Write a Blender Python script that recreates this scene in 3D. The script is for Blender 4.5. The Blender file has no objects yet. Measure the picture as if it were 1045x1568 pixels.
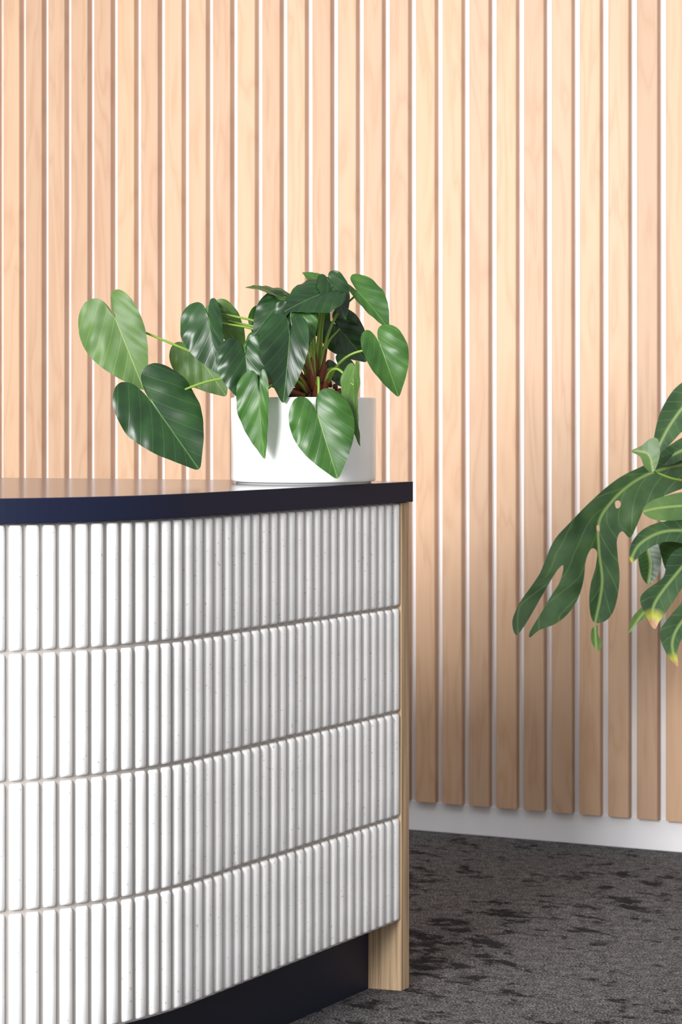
import bpy, bmesh, math, random
from mathutils import Vector, Matrix, noise
from mathutils.geometry import delaunay_2d_cdt
random.seed(7)
scene = bpy.context.scene
try:
    scene.view_settings.view_transform = 'Standard'
    scene.view_settings.look = 'None'
except Exception: pass

# ------------------------------------------------------------------ helpers
def link(ob, parent=None):
    scene.collection.objects.link(ob)
    if parent: ob.parent = parent
    return ob
def mesh_ob(name, verts, faces, mat=None, parent=None, smooth=True):
    me = bpy.data.meshes.new(name); me.from_pydata([tuple(v) for v in verts], [], faces); me.update()
    if mat: me.materials.append(mat)
    if smooth:
        for p in me.polygons: p.use_smooth = True
    return link(bpy.data.objects.new(name, me), parent)
def empty(name, loc=(0,0,0)):
    e = bpy.data.objects.new(name, None); e.location = loc; e.empty_display_size = .1
    scene.collection.objects.link(e); return e

class NT:
    def __init__(s, name):
        s.m = bpy.data.materials.new(name); s.m.use_nodes = True
        s.t = s.m.node_tree; s.n = s.t.nodes; s.b = s.n['Principled BSDF']
    def node(s, typ, **kw):
        n = s.n.new(typ)
        for k, v in kw.items():
            if k.startswith('i_'): n.inputs[k[2:].replace('_', ' ')].default_value = v
            else: setattr(n, k, v)
        return n
    def l(s, a, b): s.t.links.new(a, b)
    def math(s, op, a, b=None, c=None):
        n = s.n.new('ShaderNodeMath'); n.operation = op
        for i, v in enumerate((a, b, c)):
            if v is None: continue
            if isinstance(v, (int, float)): n.inputs[i].default_value = v
            else: s.l(v, n.inputs[i])
        return n.outputs[0]
    def ramp(s, fac, stops):
        r = s.n.new('ShaderNodeValToRGB'); e = r.color_ramp.elements
        while len(e) < len(stops): e.new(.5)
        for el, (p, c) in zip(e, stops):
            el.position = p; el.color = (*c, 1) if len(c) == 3 else c
        s.l(fac, r.inputs[0]); return r.outputs[0]
    def mix(s, fac, a, b, mode='MIX'):
        n = s.n.new('ShaderNodeMix'); n.data_type = 'RGBA'; n.blend_type = mode
        for sock, v in ((n.inputs[0], fac), (n.inputs[6], a), (n.inputs[7], b)):
            if isinstance(v, (int, float)): sock.default_value = v
            elif isinstance(v, tuple): sock.default_value = (*v, 1)
            else: s.l(v, sock)
        return n.outputs[2]
    def bump(s, h, strength=.3, dist=.002):
        b = s.n.new('ShaderNodeBump'); b.inputs['Strength'].default_value = strength
        b.inputs['Distance'].default_value = dist; s.l(h, b.inputs['Height']); s.l(b.outputs[0], s.b.inputs['Normal'])
def srgb(r, g, b):
    f = lambda c: (c/255/12.92) if c/255 <= .04045 else ((c/255+.055)/1.055)**2.4
    return (f(r), f(g), f(b))
def simple(name, col, rough=.5, **kw):
    m = NT(name); m.b.inputs['Base Color'].default_value = (*col, 1); m.b.inputs['Roughness'].default_value = rough
    tc = m.node('ShaderNodeTexCoord'); nz = m.node('ShaderNodeTexNoise', i_Scale=25.0, i_Detail=4.0)
    m.l(tc.outputs['Object'], nz.inputs['Vector'])
    c = m.mix(nz.outputs['Fac'], tuple(x*.93 for x in col), tuple(min(1, x*1.05) for x in col))
    m.l(c, m.b.inputs['Base Color'])
    for k, v in kw.items(): m.b.inputs[k.replace('_', ' ')].default_value = v
    return m.m

# ------------------------------------------------------------------ materials
def wood_slat_mat():
    m = NT('oak_slat_veneer')
    tc = m.node('ShaderNodeTexCoord'); at = m.node('ShaderNodeAttribute', attribute_name='tint')
    sep = m.node('ShaderNodeSeparateXYZ'); m.l(tc.outputs['Object'], sep.inputs[0])
    comb = m.node('ShaderNodeCombineXYZ')
    m.l(m.math('MULTIPLY', sep.outputs[0], 10.0), comb.inputs[0])
    m.l(m.math('MULTIPLY', at.outputs['Fac'], 40.0), comb.inputs[1])
    m.l(m.math('MULTIPLY', sep.outputs[2], 1.3), comb.inputs[2])
    n1 = m.node('ShaderNodeTexNoise', i_Scale=2.0, i_Detail=2.5, i_Distortion=.5); m.l(comb.outputs[0], n1.inputs['Vector'])
    rings = m.math('PINGPONG', m.math('MULTIPLY', n1.outputs['Fac'], 11.0), 1.0)
    rings = m.math('POWER', rings, 2.2)
    comb2 = m.node('ShaderNodeCombineXYZ')
    m.l(m.math('MULTIPLY', sep.outputs[0], 420.0), comb2.inputs[0]); m.l(m.math('MULTIPLY', at.outputs['Fac'], 70.0), comb2.inputs[1])
    m.l(m.math('MULTIPLY', sep.outputs[2], 9.0), comb2.inputs[2])
    n2 = m.node('ShaderNodeTexNoise', i_Scale=1.0, i_Detail=3.0); m.l(comb2.outputs[0], n2.inputs['Vector'])
    a = m.mix(m.math('MULTIPLY', rings, .5), srgb(212, 178, 149), srgb(190, 150, 119))
    b = m.mix(m.math('MULTIPLY', n2.outputs['Fac'], .28), a, srgb(176, 136, 104))
    t = m.ramp(at.outputs['Fac'], [(0, (.84, .80, .78)), (.35, (0.93, .92, .91)), (.7, (1, .98, .95)), (1, (1, .96, .90))])
    c = m.mix(1.0, b, t, 'MULTIPLY')
    m.l(c, m.b.inputs['Base Color']); m.b.inputs['Roughness'].default_value = .5
    m.bump(n2.outputs['Fac'], .12, .001)
    return m.m
def oak_mat():
    m = NT('oak_panel')
    tc = m.node('ShaderNodeTexCoord'); mp = m.node('ShaderNodeMapping'); mp.inputs['Scale'].default_value = (260, 260, 5)
    m.l(tc.outputs['Object'], mp.inputs[0])
    n = m.node('ShaderNodeTexNoise', i_Scale=1.0, i_Detail=4.0); m.l(mp.outputs[0], n.inputs['Vector'])
    c = m.ramp(n.outputs['Fac'], [(.3, srgb(146, 118, 90)), (.55, srgb(188, 160, 126)), (.75, srgb(204, 178, 144))])
    m.l(c, m.b.inputs['Base Color']); m.b.inputs['Roughness'].default_value = .55
    m.bump(n.outputs['Fac'], .2, .001); return m.m
def carpet_mat():
    m = NT('carpet')
    tc = m.node('ShaderNodeTexCoord'); O = tc.outputs['Object']
    mp = m.node('ShaderNodeMapping'); mp.inputs['Rotation'].default_value = (0, 0, .5)
    m.l(O, mp.inputs[0]); mp2 = m.node('ShaderNodeMapping'); mp2.inputs['Scale'].default_value = (15, 22, 1); m.l(mp.outputs[0], mp2.inputs[0])
    n = m.node('ShaderNodeTexNoise', i_Scale=1.0, i_Detail=8.0, i_Roughness=.72, i_Distortion=.3); m.l(mp2.outputs[0], n.inputs['Vector'])
    big = m.node('ShaderNodeTexNoise', i_Scale=2.6, i_Detail=2.0); m.l(O, big.inputs['Vector'])
    s = m.math('ADD', n.outputs['Fac'], m.math('MULTIPLY', m.math('SUBTRACT', big.outputs['Fac'], .5), .4))
    mask = m.ramp(s, [(.54, (0, 0, 0)), (.60, (1, 1, 1))])
    fine = m.node('ShaderNodeTexNoise', i_Scale=330.0, i_Detail=2.0); m.l(O, fine.inputs['Vector'])
    med = m.node('ShaderNodeTexNoise', i_Scale=60.0, i_Detail=5.0, i_Roughness=.7); m.l(O, med.inputs['Vector'])
    base = m.ramp(m.math('ADD', m.math('MULTIPLY', fine.outputs['Fac'], .65), m.math('MULTIPLY', med.outputs['Fac'], .35)),
                  [(.38, srgb(50, 49, 50)), (.5, srgb(88, 86, 87)), (.62, srgb(138, 135, 136))])
    c = m.mix(m.math('MULTIPLY', mask, .85), base, srgb(22, 22, 24))
    m.l(c, m.b.inputs['Base Color']); m.b.inputs['Roughness'].default_value = 1.0
    m.b.inputs['Specular IOR Level'].default_value = .1
    m.bump(fine.outputs['Fac'], .8, .004); return m.m
def tile_mat():
    m = NT('white_glazed_finger_tile')
    tc = m.node('ShaderNodeTexCoord'); n = m.node('ShaderNodeTexNoise', i_Scale=60.0, i_Detail=5.0); m.l(tc.outputs['Object'], n.inputs['Vector'])
    sp = m.node('ShaderNodeTexNoise', i_Scale=260.0, i_Detail=1.0); m.l(tc.outputs['Object'], sp.inputs['Vector'])
    spots = m.ramp(sp.outputs['Fac'], [(.70, (0, 0, 0)), (.76, (1, 1, 1))])
    c = m.mix(n.outputs['Fac'], srgb(234, 234, 234), srgb(247, 246, 244)); c = m.mix(m.math('MULTIPLY', spots, .55), c, srgb(150, 140, 130))
    m.l(c, m.b.inputs['Base Color']); m.b.inputs['Roughness'].default_value = .35
    m.bump(n.outputs['Fac'], .15, .0015); return m.m
def leaf_mat(name, c1, c2, vein, rough=.3, lats=.22, nlat=7.0, back=srgb(140, 170, 90), age=False, midw=.009):
    m = NT(name)
    uv = m.node('ShaderNodeUVMap'); sep = m.node('ShaderNodeSeparateXYZ'); m.l(uv.outputs[0], sep.inputs[0])
    x = m.math('ABSOLUTE', m.math('SUBTRACT', sep.outputs[0], .5)); y = sep.outputs[1]
    mid = m.ramp(x, [(midw*.35, (1, 1, 1)), (midw*1.3, (0, 0, 0))])
    lat = m.math('ABSOLUTE', m.math('SUBTRACT', m.math('FRACT', m.math('MULTIPLY', m.math('SUBTRACT', y, m.math('MULTIPLY', m.math('POWER', x, .8), .75)), nlat)), .5))
    latv = m.ramp(lat, [(.015, (1, 1, 1)), (.06, (0, 0, 0))])
    vv = m.math('MAXIMUM', m.math('MULTIPLY', mid, .85), m.math('MULTIPLY', latv, lats))
    tc = m.node('ShaderNodeTexCoord'); n = m.node('ShaderNodeTexNoise', i_Scale=22.0, i_Detail=4.0); m.l(tc.outputs['Object'], n.inputs['Vector'])
    nf = m.ramp(n.outputs['Fac'], [(.35, (0, 0, 0)), (.68, (1, 1, 1))])
    c = m.mix(nf, c1, c2); c = m.mix(vv, c, vein)
    if age:
        ag = m.node('ShaderNodeAttribute', attribute_name='age')
        jit = m.math('ADD', ag.outputs['Fac'], m.math('MULTIPLY', m.math('SUBTRACT', n.outputs['Fac'], .5), .3))
        c = m.mix(m.ramp(jit, [(.25, (0, 0, 0)), (.6, (1, 1, 1))]), c, srgb(180, 180, 70))
        c = m.mix(m.ramp(jit, [(.68, (0, 0, 0)), (.8, (1, 1, 1))]), c, srgb(186, 146, 110))
    geo = m.node('ShaderNodeNewGeometry'); c = m.mix(m.math('MULTIPLY', geo.outputs['Backfacing'], .45), c, back)
    m.l(c, m.b.inputs['Base Color']); m.b.inputs['Roughness'].default_value = rough
    h = m.math('ADD', m.math('MULTIPLY', vv, -1.0), m.math('MULTIPLY', lat, .5))
    m.bump(h, .2, .002)
    tr = m.node('ShaderNodeBsdfTranslucent'); m.l(c, tr.inputs[0])
    mx = m.node('ShaderNodeMixShader'); mx.inputs[0].default_value = .18
    m.l(m.b.outputs[0], mx.inputs[1]); m.l(tr.outputs[0], mx.inputs[2]); m.l(mx.outputs[0], m.n['Material Output'].inputs[0])
    return m.m

M_slat = wood_slat_mat(); M_oak = oak_mat(); M_carpet = carpet_mat(); M_tile = tile_mat()
M_wall = simple('white_wall_paint', srgb(250, 249, 254), .6)
M_grout = simple('warm_grey_grout', srgb(172, 165, 160), .9)
M_navy = simple('navy_laminate', srgb(9, 17, 46), .18)
M_navy.node_tree.nodes['Principled BSDF'].inputs['Coat Weight'].default_value = .3
M_navy.node_tree.nodes['Principled BSDF'].inputs['Coat Roughness'].default_value = .12
M_edge = simple('navy_edge_band', srgb(17, 24, 50), .5)
M_edge.node_tree.nodes['Principled BSDF'].inputs['Specular IOR Level'].default_value = .3
M_kick = simple('navy_kickboard', srgb(10, 16, 38), .5)
M_pot = simple('white_ceramic', srgb(244, 244, 242), .25)
M_soil = simple('bark_mulch', srgb(74, 46, 32), .9)
M_root = simple('red_brown_sheath', srgb(130, 66, 40), .6)
M_stem = simple('petiole_green', srgb(128, 160, 62), .4)
M_dark = leaf_mat('anthurium_leaf_dark', srgb(22, 50, 24), srgb(38, 76, 32), srgb(84, 124, 60), .33)
M_mid = leaf_mat('anthurium_leaf_mid', srgb(40, 82, 28), srgb(64, 110, 38), srgb(118, 150, 64), .38)
M_light = leaf_mat('anthurium_leaf_light', srgb(70, 104, 46), srgb(92, 126, 58), srgb(140, 164, 86), .48)
M_mon = leaf_mat('monstera_leaf', srgb(46, 76, 44), srgb(68, 100, 56), srgb(136, 164, 92), .36, .22, 9.0, age=True, midw=.012)
M_monl = leaf_mat('monstera_leaf_young', srgb(68, 102, 52), srgb(94, 126, 62), srgb(146, 168, 92), .42, .1, 6.0, age=True)

# ------------------------------------------------------------------ room
WALL_ANG = -math.atan(.406)
base = Vector((.135, 3.908, 0))
rotz = Matrix.Rotation(WALL_ANG, 4, 'Z')
def wall_frame(name, verts, faces, mat, smooth=False):
    ob = mesh_ob(name, verts, faces, mat, None, smooth)
    ob.matrix_world = Matrix.Translation(base) @ rotz
    return ob
def box(x0, x1, y0, y1, z0, z1):
    v = [(x0,y0,z0),(x1,y0,z0),(x1,y1,z0),(x0,y1,z0),(x0,y0,z1),(x1,y0,z1),(x1,y1,z1),(x0,y1,z1)]
    f = [(0,3,2,1),(4,5,6,7),(0,1,5,4),(1,2,6,5),(2,3,7,6),(3,0,4,7)]
    return v, f
v, f = box(-4.5, 3.5, .001, .13, 0, 2.75); wall_frame('wall_back', v, f, M_wall)
v, f = box(-4.5, 3.5, -.004, .001, 0, .058)
bb = wall_frame('baseboard_back', v, f, M_wall)
bv = bb.modifiers.new('b', 'BEVEL'); bv.width = .0015; bv.segments = 2
verts = []; faces = []; tint = []
pitch = .0549; sw = .0400; yf = -.0205; yb = .0009; r = .0026
k = -80
random.seed(11)
while k < 62:
    x0 = .0193 + k*pitch; x1 = x0 + sw
    prof = [(x0, yb), (x0, yf+r), (x0+r*.3, yf+r*.3), (x0+r, yf), (x1-r, yf), (x1-r*.3, yf+r*.3), (x1, yf+r), (x1, yb)]
    b0 = len(verts); tv = random.random(); z0 = .060; z1 = 2.74
    for z in (z0, z1):
        for p in prof: verts.append((p[0], p[1], z)); tint.append(tv)
    n = len(prof)
    for i in range(n):
        j = (i+1) % n
        faces.append((b0+i, b0+n+i, b0+n+j, b0+j)[::-1])
    faces.append(tuple(b0+i for i in range(n))[::-1]); faces.append(tuple(b0+n+i for i in range(n)))
    k += 1
sl = wall_frame('wood_slat_cladding', verts, faces, M_slat)
at = sl.data.attributes.new('tint', 'FLOAT', 'POINT'); at.data.foreach_set('value', tint)
bm = bmesh.new(); bm.from_mesh(sl.data); bmesh.ops.recalc_face_normals(bm, faces=bm.faces); bm.to_mesh(sl.data); bm.free()
v, f = box(-5, 5, -3, 6.2, -.05, 0); mesh_ob('floor', v, f, M_carpet, None, False)

# ------------------------------------------------------------------ desk
desk = empty('reception_desk')
REAR = math.radians(165); SIDE = math.radians(236.3); R = .38
S0 = Vector((.0853, 2.812)); L1 = .474; LF = .90
def outline(off, ext=0.0, step=None):
    pts = []
    h = SIDE; d = Vector((math.cos(h), math.sin(h))); o = Vector((-d.y, d.x))
    p = S0 - d*ext + o*off; pts.append((p.copy(), h))
    T = S0 + d*L1; C = T - o*R
    def arc(C, h0, h1, n=40):
        for i in range(n+1):
            h = h0 + (h1-h0)*i/n; dd = Vector((math.cos(h), math.sin(h))); oo = Vector((-dd.y, dd.x))
            pts.append((C + oo*(R+off), h))
    arc(C, SIDE, REAR)
    dd = Vector((math.cos(REAR), math.sin(REAR))); C2 = C + dd*LF
    h2 = REAR - (SIDE-REAR)
    arc(C2, REAR, h2)
    d2 = Vector((math.cos(h2), math.sin(h2))); o2 = Vector((-d2.y, d2.x))
    pts.append((C2 + o2*(R+off) + d2*(L1+ext), h2))
    return pts
def prism(name, pts, z0, z1, mat, bevel=0):
    n = len(pts); vs = [(p.x, p.y, z0) for p in pts] + [(p.x, p.y, z1) for p in pts]
    fs = [(i, (i+1) % n, n+(i+1) % n, n+i) for i in range(n)] + [tuple(range(n))[::-1], tuple(range(n, 2*n))]
    ob = mesh_ob(name, vs, fs, mat, desk, False)
    bm = bmesh.new(); bm.from_mesh(ob.data); bmesh.ops.recalc_face_normals(bm, faces=bm.faces); bm.to_mesh(ob.data); bm.free()
    if bevel:
        b = ob.modifiers.new('b', 'BEVEL'); b.width = bevel; b.segments = 2; b.limit_method = 'ANGLE'; b.angle_limit = .7
    return ob
ZT = .7193; ZU = .6896
top = prism('top', [p for p, h in outline(.0035, .0262)], ZU+.0006, ZT, M_navy, .0010)
top.data.materials.append(M_edge)
for p in top.data.polygons:
    if p.normal.z < .5: p.material_index = 1
prism('carcass', [p for p, h in outline(-.0060, 0)], .0985, ZU, M_grout)
prism('kickboard', [p for p, h in outline(-.046, -.002)], .0, .0985, M_kick)
def gable(name, P, h, sgn):
    d = Vector((math.cos(h), math.sin(h)))*sgn
    rr = Vector((math.cos(REAR), math.sin(REAR)))*sgn
    a = P; b_ = P - d*.0205; c = b_ + rr*.30; e = a + rr*.30
    return prism(name, [a, b_, c, e], 0.0, ZU, M_oak, .0008)
d0 = Vector((math.cos(SIDE), math.sin(SIDE)))
gable('oak_end_panel', S0 - d0*.0006, SIDE, 1)
ol = outline(0, 0); gable('oak_end_panel_far', ol[-1][0] + Vector((math.cos(ol[-1][1]), math.sin(ol[-1][1])))*.0006, ol[-1][1], -1)
ol = outline(-.0060, 0)
cum = [0]
for i in range(1, len(ol)): cum.append(cum[-1] + (ol[i][0]-ol[i-1][0]).length)
def at_s(s):
    for i in range(1, len(ol)):
        if s <= cum[i] or i == len(ol)-1:
            f = (s-cum[i-1])/(cum[i]-cum[i-1]); p = ol[i-1][0].lerp(ol[i][0], f); h = ol[i-1][1]*(1-f)+ol[i][1]*f
            return p, h
tp = .0197; tw = .0149; ROW = .148; TH = .1444; D = .0058
us = [-1, -.975, -.92, -.82, -.64, -.32, 0, .32, .64, .82, .92, .975, 1]
verts = []; faces = []
random.seed(21)
ncol = int(cum[-1]/tp)
for c in range(ncol):
    s = tp*(c+.5) - .0015
    p, h = at_s(s); d = Vector((math.cos(h), math.sin(h))); o = Vector((-d.y, d.x))
    for rI in range(4):
        zc = ZU - .0008 - ROW*rI - TH/2; jit = random.uniform(-.0003, .0003); jd = random.uniform(-.0003, .0003)
        hh = TH/2 + random.uniform(-.0005, .0003)
        vs = [-hh, -hh+.0006, -hh+.0018, -hh+.004, -hh*.4, hh*.4, hh-.004, hh-.0018, hh-.0006, hh]
        fv = [0, .5, .82, 1, 1, 1, 1, .82, .5, 0]
        nar = [.74, .88, .96, 1, 1, 1, 1, .96, .88, .74]
        b0 = len(verts)
        for vv, q, na in zip(vs, fv, nar):
            for u in us:
                hgt = (D+jd)*((1-abs(u)**3.0)**.5)*(.12+.88*q) - .0002
                xy = p + d*(u*tw/2*na + jit) + o*hgt
                verts.append((xy.x, xy.y, zc+vv))
        nu = len(us)
        for a in range(len(vs)-1):
            for b in range(nu-1):
                i = b0+a*nu+b; faces.append((i, i+1, i+nu+1, i+nu)[::-1])
tl = mesh_ob('finger_tiles', verts, faces, M_tile, desk)

# ------------------------------------------------------------------ anthurium
PX, PY = -.0521, 2.765
anth = empty('potted_anthurium')
def lathe(name, prof, cx, cy, mat, parent, n=96):
    vs = []; fs = []
    for rr, z in prof:
        for i in range(n):
            a = 2*math.pi*i/n; vs.append((cx+rr*math.cos(a), cy+rr*math.sin(a), z))
    for k in range(len(prof)-1):
        for i in range(n):
            j = (i+1) % n; fs.append((k*n+i, k*n+j, (k+1)*n+j, (k+1)*n+i))
    fs.append(tuple(range(n))[::-1]); fs.append(tuple((len(prof)-1)*n+i for i in range(n)))
    return mesh_ob(name, vs, fs, mat, parent)
zr = .8378; z0 = ZT+.0002
lathe('pot', [(.088, z0), (.094, z0), (.0945, z0+.003), (.0995, z0+.0032), (.1003, z0+.005), (.1006, z0+.008), (.1008, zr-.002), (.1003, zr-.0005), (.099, zr), (.0972, zr-.0005), (.0965, zr-.002), (.0962, zr-.012)], PX, PY, M_pot, anth)
U = 1/1103.0
def A(px, py, d=0.0):   # plant-local plane in units of 1/1103 m, d = metres towards the room
    return Vector((PX + (px-465)*U, PY - d, ZT + (738-py)*U))
random.seed(3)
bmm = bmesh.new()
for i in range(260):
    rr = .085*math.sqrt(random.random()); a = random.random()*6.283
    q = math.exp(-((rr)/.045)**2)
    loc = Vector((PX+.018+rr*math.cos(a)*.8, PY+rr*math.sin(a)*.8, zr-.008+q*.045*random.random()))
    mt = Matrix.Translation(loc) @ Matrix.Rotation(random.random()*6, 4, Vector((random.random(), random.random(), random.random()+.1)).normalized()) @ Matrix.Diagonal((.008*random.uniform(.5, 1.2), .004, .003+.003*random.random(), 1))
    bmesh.ops.create_icosphere(bmm, subdivisions=1, radius=1, matrix=mt)
me = bpy.data.meshes.new('bark_mulch'); bmm.to_mesh(me); bmm.free(); me.materials.append(M_soil); link(bpy.data.objects.new('bark_mulch', me), anth)
lathe('potting_mix', [(.0958, zr-.03), (.0958, zr-.014), (.05, zr-.006), (.005, zr-.002)], PX, PY, M_soil, anth, 48)

OUT = [(0,1.0),(4,.93),(9,.855),(16,.785),(28,.69),(45,.61),(62,.56),(80,.525),(100,.505),(122,.49),(142,.465),(156,.42),(166,.345),(173,.24),(180,.07)]
def rout(ph):
    ph = abs(ph)
    for (a, ra), (b, rb) in zip(OUT, OUT[1:]):
        if a <= ph <= b:
            f = (ph-a)/(b-a); return ra+(rb-ra)*f
def heart_leaf(name, J, T, W, N, fold, curv, mat, parent, seed=0):
    """heart-shaped blade; W = (left half, right half) width factors"""
    if not isinstance(W, tuple): W = (W, W)
    y = (T-J); L = y.length; y.normalize(); N = Vector(N).normalized()
    n = (N - y*N.dot(y)).normalized(); x = y.cross(n)
    NA = 72; NR = 11; vs = []; fs = []; uvs = []
    for k in range(NR+1):
        rho = (k/NR)
        for i in range(NA+1):
            ph = -180 + 360*i/NA
            r_ = rout(ph)*rho; a = math.radians(ph)
            l0 = r_*math.sin(a); lx = l0*(W[0] if l0 > 0 else W[1]); ly = r_*math.cos(a)
            z = fold*abs(lx)**1.15 - curv*(ly*ly if ly > 0 else ly*ly*1.6) - .55*max(0, abs(lx)-.22)**2*2.2
            z += .018*math.sin(ly*16 + seed)*abs(lx)*2 + .010*math.sin(abs(lx)*26 - ly*18+seed)*rho
            z += .03*math.sin(ph/23+seed)*rho*rho
            bend = .03*math.sin(seed*2.3)*ly*ly
            vs.append(J + (x*(lx+bend-.03*math.sin(seed*2.3)*max(0, ly)) + y*ly + n*z)*L); uvs.append((.5+l0, ly*.6+.4))
    for k in range(NR):
        for i in range(NA):
            a = k*(NA+1)+i; fs.append((a, a+NA+1, a+NA+2, a+1))
    ob = mesh_ob(name, vs, fs, mat, parent)
    ul = ob.data.uv_layers.new(name='UVMap')
    for lp in ob.data.loops: ul.data[lp.index].uv = uvs[lp.vertex_index]
    ob.data.update()
    s = sum(((p.normal.dot(n))*p.area for p in ob.data.polygons))
    if s < 0: ob.data.flip_normals()
    so = ob.modifiers.new('s', 'SUBSURF'); so.levels = 1; so.render_levels = 1
    return ob
Lv = [
 (181,490,.03, 226,597,.05, (1.0,.62),(-.15,-1,.35), .15,.10,M_light),
 (240,614,.08, 316,714,.10, (.90,.98),(.15,-1,.45), .22,.12,M_dark),
 (296,538,-.04, 345,606,-.03, .98,(-.1,-1,.2), .10,.05,M_light),
 (322,490,.03, 336,573,.05, (1.02,.55),(-.35,-1,.15), .35,.12,M_dark),
 (338,486,.0, 377,546,.0, (.5,.75),(.35,-1,.3), .30,.10,M_light),
 (381,548,.09, 389,624,.11, (1.08,.92),(.1,-1,.35), .30,.18,M_dark),
 (403,604,.12, 408,701,.125, (.68,.32),(-.35,-1,.0), .25,.08,M_mid),
 (446,520,.09, 438,614,.12, (.86,.56),(.05,-1,.3), .38,.15,M_dark),
 (496,449,.03, 436,474,.06, 1.0,(0,-.75,.66), .2,.15,M_dark),
 (430,449,.0, 378,433,.02, .85,(0,-.45,1), .15,.15,M_mid),
 (426,466,.02, 388,512,.04, .80,(-.2,-1,.5), .2,.1,M_dark),
 (508,437,.02, 532,489,.03, .8,(.3,-1,.5), .3,.1,M_dark),
 (494,430,-.02, 462,411,-.03, .8,(0,-.6,.8), .2,.1,M_mid),
 (549,446,.0, 598,501,.02, (.36,.80),(.25,-.9,.4), .3,.12,M_mid),
 (582,530,.04, 611,605,.06, (.70,.90),(.15,-1,.2), .28,.12,M_mid),
 (520,500,-.04, 565,552,-.05, .98,(.1,-1,.3), .2,.1,M_dark),
 (489,637,.125, 518,728,.14, (.88,1.0),(-.05,-1,.25), .22,.12,M_mid),
 (541,590,.10, 543,682,.115, .55,(-1,-.55,.0), .25,.08,M_light),
 (466,488,.05, 472,535,.06, .8,(.2,-1,.3), .3,.1,M_mid),
 (445,478,.03, 452,528,.04, .95,(-.1,-1,.4), .2,.1,M_dark),
 (398,522,.02, 376,560,.03, .9,(-.3,-1,.3), .2,.1,M_mid),
 (432,530,.0, 418,592,.01, .9,(-.3,-1,.3), .2,.1,M_dark),
 (470,462,-.05, 505,518,-.06, .9,(.2,-1,.3), .2,.1,M_dark),
 (410,482,-.03, 440,540,-.04, 1.0,(.2,-1,.3), .2,.1,M_mid),
 (520,560,-.02, 548,600,-.01, .9,(.3,-1,.2), .2,.1,M_dark),
 (332,476,.02, 352,506,.02, (.9,.7),(.1,-1,.4), .3,.1,M_light),
]
for i, (jx,jy,jd,tx,ty,td,W,N,fo,cu,mt) in enumerate(Lv):
    heart_leaf('leaf_%02d' % i, A(jx,jy,jd), A(tx,ty,td), W, N, fo, cu, mt, anth, i*1.7)
def tubes(name, paths, mat, parent):
    cu = bpy.data.curves.new(name, 'CURVE'); cu.dimensions = '3D'; cu.bevel_depth = 1.0; cu.bevel_resolution = 3; cu.use_fill_caps = True
    for pts in paths:
        sp = cu.splines.new('BEZIER'); sp.bezier_points.add(len(pts)-1)
        for b, (p, rr) in zip(sp.bezier_points, pts):
            b.co = p; b.radius = rr; b.handle_left_type = b.handle_right_type = 'AUTO'
    cu.materials.append(mat); return link(bpy.data.objects.new(name, cu), parent)
random.seed(5); paths = []; sheaths = []
for i, (jx,jy,jd,tx,ty,td,W,N,fo,cu,mt) in enumerate(Lv):
    J = A(jx,jy,jd) - Vector(N).normalized()*.001
    bx = 487 + (jx-487)*.10 + random.uniform(-8, 8); B = A(bx, 606, jd*.25 + random.uniform(-.015, .015))
    mid = A(487+(jx-487)*.42, min(606-(606-jy)*.75, 566), jd*.55+.0)
    if jx < 250 and jy < 550: mid = A(300, 540, jd*.5)
    if jy > 590: mid = A(487+(jx-487)*.5, 578, jd*.55)
    paths.append([(B, .0027), (mid, .0019), (J, .0014)])
    sheaths.append([(B, .0045), (B.lerp(mid, .3)+Vector((0, 0, .004)), .0035), (B.lerp(mid, .55)+Vector((0,0,.006)), .0012)])
tubes('petioles', paths, M_stem, anth)
tubes('crown_sheaths', sheaths, M_root, anth)

# ------------------------------------------------------------------ monstera
mon = empty('potted_monstera')
MY = 3.3; MU = 1/924.0
def Mo(px, py, d=0.0): return Vector(((px-522.5)*MU, MY-d, .815 + (634-py)*MU))
def cat2(P, n, closed=True):
    out = []; m = len(P)
    for i in range(m if closed else m-1):
        g = lambda k: Vector(P[k % m]) if closed else Vector(P[max(0, min(m-1, k))])
        a, b, c, d = g(i-1), g(i), g(i+1), g(i+2)
        for k in range(n):
            u = k/n; out.append((b*2 + (c-a)*u + (a*2-b*5+c*4-d)*u*u + (b*3-a-c*3+d)*u**3)*.5)
    if not closed: out.append(Vector(P[-1]))
    return out
def inside(p, poly):
    c = False; n = len(poly); x, y = p
    for i in range(n):
        a = poly[i]; b = poly[i-1]
        if (a[1] > y) != (b[1] > y) and x < (b[0]-a[0])*(y-a[1])/(b[1]-a[1])+a[0]: c = not c
    return c
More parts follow.
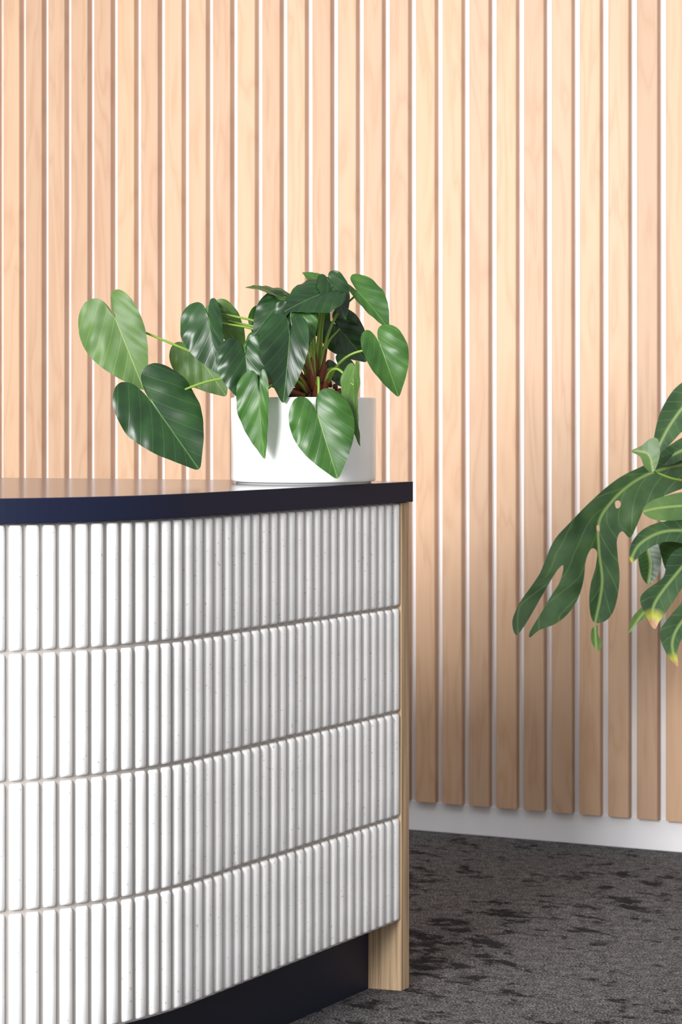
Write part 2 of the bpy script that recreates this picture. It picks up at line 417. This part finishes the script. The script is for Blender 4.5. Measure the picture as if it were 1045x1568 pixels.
def blade(name, out, rib, d0, gx, gy, mat, holes=(), fold=.25, wave=1.2, seed=0, old=()):
    """leaf blade drawn flat on its own plane (units 1/924 m), then bent: gx,gy slope of the plane,
       fold = channel along the rib, old = [(x,y,radius)] aged tips"""
    P = cat2(out, 4); H = [cat2(h, 3) for h in holes]; ribc = cat2(rib, 8, False)
    pts = list(P); edges = [(i, (i+1) % len(P)) for i in range(len(P))]
    for h in H:
        o = len(pts); pts += h; edges += [(o+i, o+(i+1) % len(h)) for i in range(len(h))]
    xs = [p.x for p in P]; ys = [p.y for p in P]; st = 6
    y = min(ys)
    row = 0
    while y < max(ys):
        x = min(xs) + (row % 2)*st/2
        while x < max(xs):
            q = (x, y)
            if inside(q, P) and not any(inside(q, h) for h in H) and min((Vector(q)-p).length for p in pts[:len(P)]) > 2.2: pts.append(Vector(q))
            x += st
        y += st*.87; row += 1
    V, E, F, *_ = delaunay_2d_cdt([Vector(p) for p in pts], edges, [], 0, 1e-4)
    fs = []
    for f in F:
        c = sum((V[i] for i in f), Vector((0, 0)))/len(f)
        if inside(c, P) and not any(inside(c, h) for h in H): fs.append(tuple(f))
    L = sum((ribc[i+1]-ribc[i]).length for i in range(len(ribc)-1)); cx, cy = sum(xs)/len(xs), sum(ys)/len(ys)
    vs = []; uvs = []; age = []
    for p in V:
        best = 1e9; acc = 0; bu = 0; sg = 1
        for i in range(len(ribc)-1):
            a, b = ribc[i], ribc[i+1]; ab = b-a; l = ab.length
            tt = max(0, min(1, (p-a).dot(ab)/(l*l))); q = a+ab*tt; dd = (p-q).length
            if dd < best: best = dd; bu = acc+tt*l; sg = 1 if ab.x*(p-a).y-ab.y*(p-a).x > 0 else -1
            acc += l
        d = d0 + (gx*(p.x-cx) + gy*(p.y-cy))*MU
        d += fold*(min(best, 40)*MU) - (max(0, best-25)**1.5)*.012*fold*MU
        d += wave*MU*math.sin(bu*.13+seed - best*.05*1)*min(1, best/30) + 1.5*MU*math.sin(best*.12+seed)
        vs.append(Mo(p.x, p.y, d)); uvs.append((.5+sg*best/200, bu/max(L, 1)))
        age.append(max([0]+[1-((p-Vector(o[:2])).length/o[2]) for o in old]))
    ob = mesh_ob(name, vs, fs, mat, mon); ul = ob.data.uv_layers.new(name='UVMap')
    for lp in ob.data.loops: ul.data[lp.index].uv = uvs[lp.vertex_index]
    if sum(p.normal.y*p.area for p in ob.data.polygons) > 0: ob.data.flip_normals()
    a = ob.data.attributes.new('age', 'FLOAT', 'POINT'); a.data.foreach_set('value', age)
    return ob
blade('main_blade', [(1100,672),(1050,688),(1015,702),(985,714),(945,733),(905,764),(868,798),(845,822),(832,848),(821,872),(806,893),(790,915),(778,942),(783,963),
   (795,951),(812,925),(830,896),(848,868),(857,862),(852,884),(838,906),(820,934),(805,957),(804,967),(818,957),(842,948),(862,934),(880,910),(889,882),(893,855),(902,838),(911,843),
   (908,866),(900,890),(897,922),(904,948),(925,944),(939,920),(945,882),(943,850),(942,826),(950,812),(962,822),(972,806),(985,780),(1000,768),(1050,748),(1100,742)],
   [(1100,705),(1045,713),(1000,724),(965,742),(935,768),(915,798),(914,840),(918,890),(906,948)], .035, -.25, .15, M_mon,
   holes=[[(941,768),(947,766),(950,771),(947,777),(942,777)],[(911,804),(915,803),(916,810),(912,812)]], fold=.30, seed=1)
blade('drip_tip', [(899,955),(907,950),(908,965),(914,976),(908,989),(899,978),(897,966)], [(903,950),(905,988)], .07, 0, 0, M_monl, seed=2)
blade('right_blade_a', [(973,779),(985,765),(1010,756),(1045,750),(1100,752),(1110,780),(1100,796),(1045,791),(1010,793),(985,790)], [(1100,775),(1045,771),(1000,774),(975,779)], .08, 0, .5, M_monl, seed=3)
blade('right_blade_b', [(948,846),(952,825),(970,805),(1000,794),(1045,791),(1100,794),(1110,820),(1100,838),(1045,829),(1010,823),(985,829),(965,842),(953,853)], [(1100,815),(1045,808),(1000,809),(965,826),(950,849)], .10, -.2, .3, M_mon, seed=4, old=[(949,852,12)])
blade('right_blade_c', [(973,830),(1000,826),(1008,845),(1005,872),(990,892),(978,880),(973,855)], [(985,825),(992,860),(988,890)], .03, 0, .2, M_mon, seed=5)
blade('right_blade_d', [(963,908),(975,892),(1000,876),(1008,850),(1025,834),(1060,828),(1110,830),(1110,880),(1060,862),(1044,872),(1028,892),(1008,918),(992,938),(984,950),(974,936)], [(1100,845),(1050,848),(1015,878),(985,915),(980,945)], .10, -.2, .3, M_mon, seed=6, old=[(980,948,40)])
blade('right_blade_e', [(992,952),(1005,935),(1025,915),(1045,893),(1075,878),(1110,872),(1120,920),(1100,930),(1062,926),(1042,940),(1027,960),(1017,983),(1017,1004),(1002,988),(993,968)], [(1110,895),(1060,910),(1025,942),(1010,970),(1014,1002)], .11, -.2, .3, M_mon, seed=7, old=[(1012,1006,30)])
blade('right_blade_f', [(1030,1004),(1045,982),(1075,965),(1110,950),(1110,1000),(1075,1015),(1045,1022)], [(1110,975),(1060,992),(1034,1010)], .11, 0, .3, M_monl, seed=8, old=[(1034,1012,14)])
blade('right_blade_g', [(955,964),(962,940),(980,922),(1000,905),(1020,900),(1010,920),(985,938),(968,950)], [(1015,905),(980,932),(957,962)], .05, 0, .2, M_monl, seed=9)
blade('right_blade_h', [(1000,800),(1040,800),(1110,800),(1110,900),(1050,900),(1020,880),(1006,850)], [(1100,830),(1050,845),(1020,870)], .045, 0, .2, M_mon, seed=10)
blade('upper_blade', [(1008,697),(1009,668),(1018,635),(1032,608),(1050,588),(1080,570),(1120,560),(1125,640),(1085,642),(1055,658),(1035,678),(1018,696)], [(1120,595),(1070,610),(1035,650),(1012,692)], -.05, .2, .3, M_mon, seed=11)
blade('upper_blade_b', [(1005,712),(1020,690),(1045,672),(1080,655),(1110,650),(1110,700),(1060,700),(1030,712)], [(1110,675),(1060,685),(1010,710)], -.02, .2, .3, M_mon, seed=12)
blade('young_blade', [(960,690),(974,682),(988,671),(999,672),(1001,692),(996,712),(988,722),(977,712),(972,698)], [(990,720),(985,695),(965,689)], .06, .2, .3, M_monl, seed=13)
PC = Vector((.86, 3.22, 0))
tubes('stems', [
 [(Vector((.85,3.22,.26)), .009), (Vector((.80,3.26,.55)), .007), (Mo(1110,703,.01), .005), (Mo(1050,713,.02), .0036)],
 [(Vector((.87,3.22,.26)), .009), (Vector((.83,3.25,.7)), .007), (Mo(1120,595,-.05), .004)],
 [(Vector((.86,3.20,.26)), .009), (Vector((.82,3.22,.5)), .007), (Mo(1100,790,.06), .004), (Mo(1050,800,.08), .002)],
 [(Vector((.88,3.20,.26)), .009), (Vector((.84,3.2,.42)), .007), (Mo(1105,865,.08), .004)],
 [(Vector((.89,3.22,.26)), .009), (Vector((.84,3.2,.4)), .007), (Mo(1110,975,.10), .004)],
 [(Mo(1070,735,.0), .003), (Mo(1025,732,.05), .002), (Mo(990,719,.06), .0015)],
], M_stem, mon)
lathe('planter', [(.10, .0003), (.115, .003), (.135, .27), (.137, .28), (.130, .28), (.125, .25)], PC.x, PC.y, M_pot, mon)
lathe('planter_soil', [(.124, .22), (.1245, .255), (.01, .262)], PC.x, PC.y, M_soil, mon, 48)

# ------------------------------------------------------------------ light
w = bpy.data.worlds.new('World'); scene.world = w; w.use_nodes = True
bg = w.node_tree.nodes['Background']; bg.inputs[0].default_value = (.95, .97, 1, 1); bg.inputs[1].default_value = .80
def area(name, loc, target, size, size_y, energy, col, spread=180):
    l = bpy.data.lights.new(name, 'AREA'); l.shape = 'RECTANGLE'; l.size = size; l.size_y = size_y; l.energy = energy; l.color = col
    l.spread = math.radians(spread)
    o = bpy.data.objects.new(name, l); o.location = loc
    o.rotation_euler = (Vector(target)-Vector(loc)).to_track_quat('-Z', 'Y').to_euler(); scene.collection.objects.link(o)
area('window_daylight', (-2.3, -.9, 1.9), (-.4, 2.6, .5), 2.0, 1.6, 48, (1, .995, .99), 62)
area('ceiling_wall_washer', (-.45, 1.5, 2.6), (-.45, 4.1, 1.75), 3.0, .4, 11, (1, .97, .95), 72)

# ------------------------------------------------------------------ camera
cam = bpy.data.cameras.new('camera'); co = bpy.data.objects.new('camera', cam); scene.collection.objects.link(co)
co.location = (0, 0, .815); co.rotation_euler = (math.radians(90), 0, 0)
cam.sensor_fit = 'VERTICAL'; cam.sensor_height = 36; cam.sensor_width = 24; cam.lens = 3050/1568*36
cam.shift_y = -150/1568; cam.clip_start = .05
cam.dof.use_dof = True; cam.dof.focus_distance = 2.68; cam.dof.aperture_fstop = 10
scene.camera = co
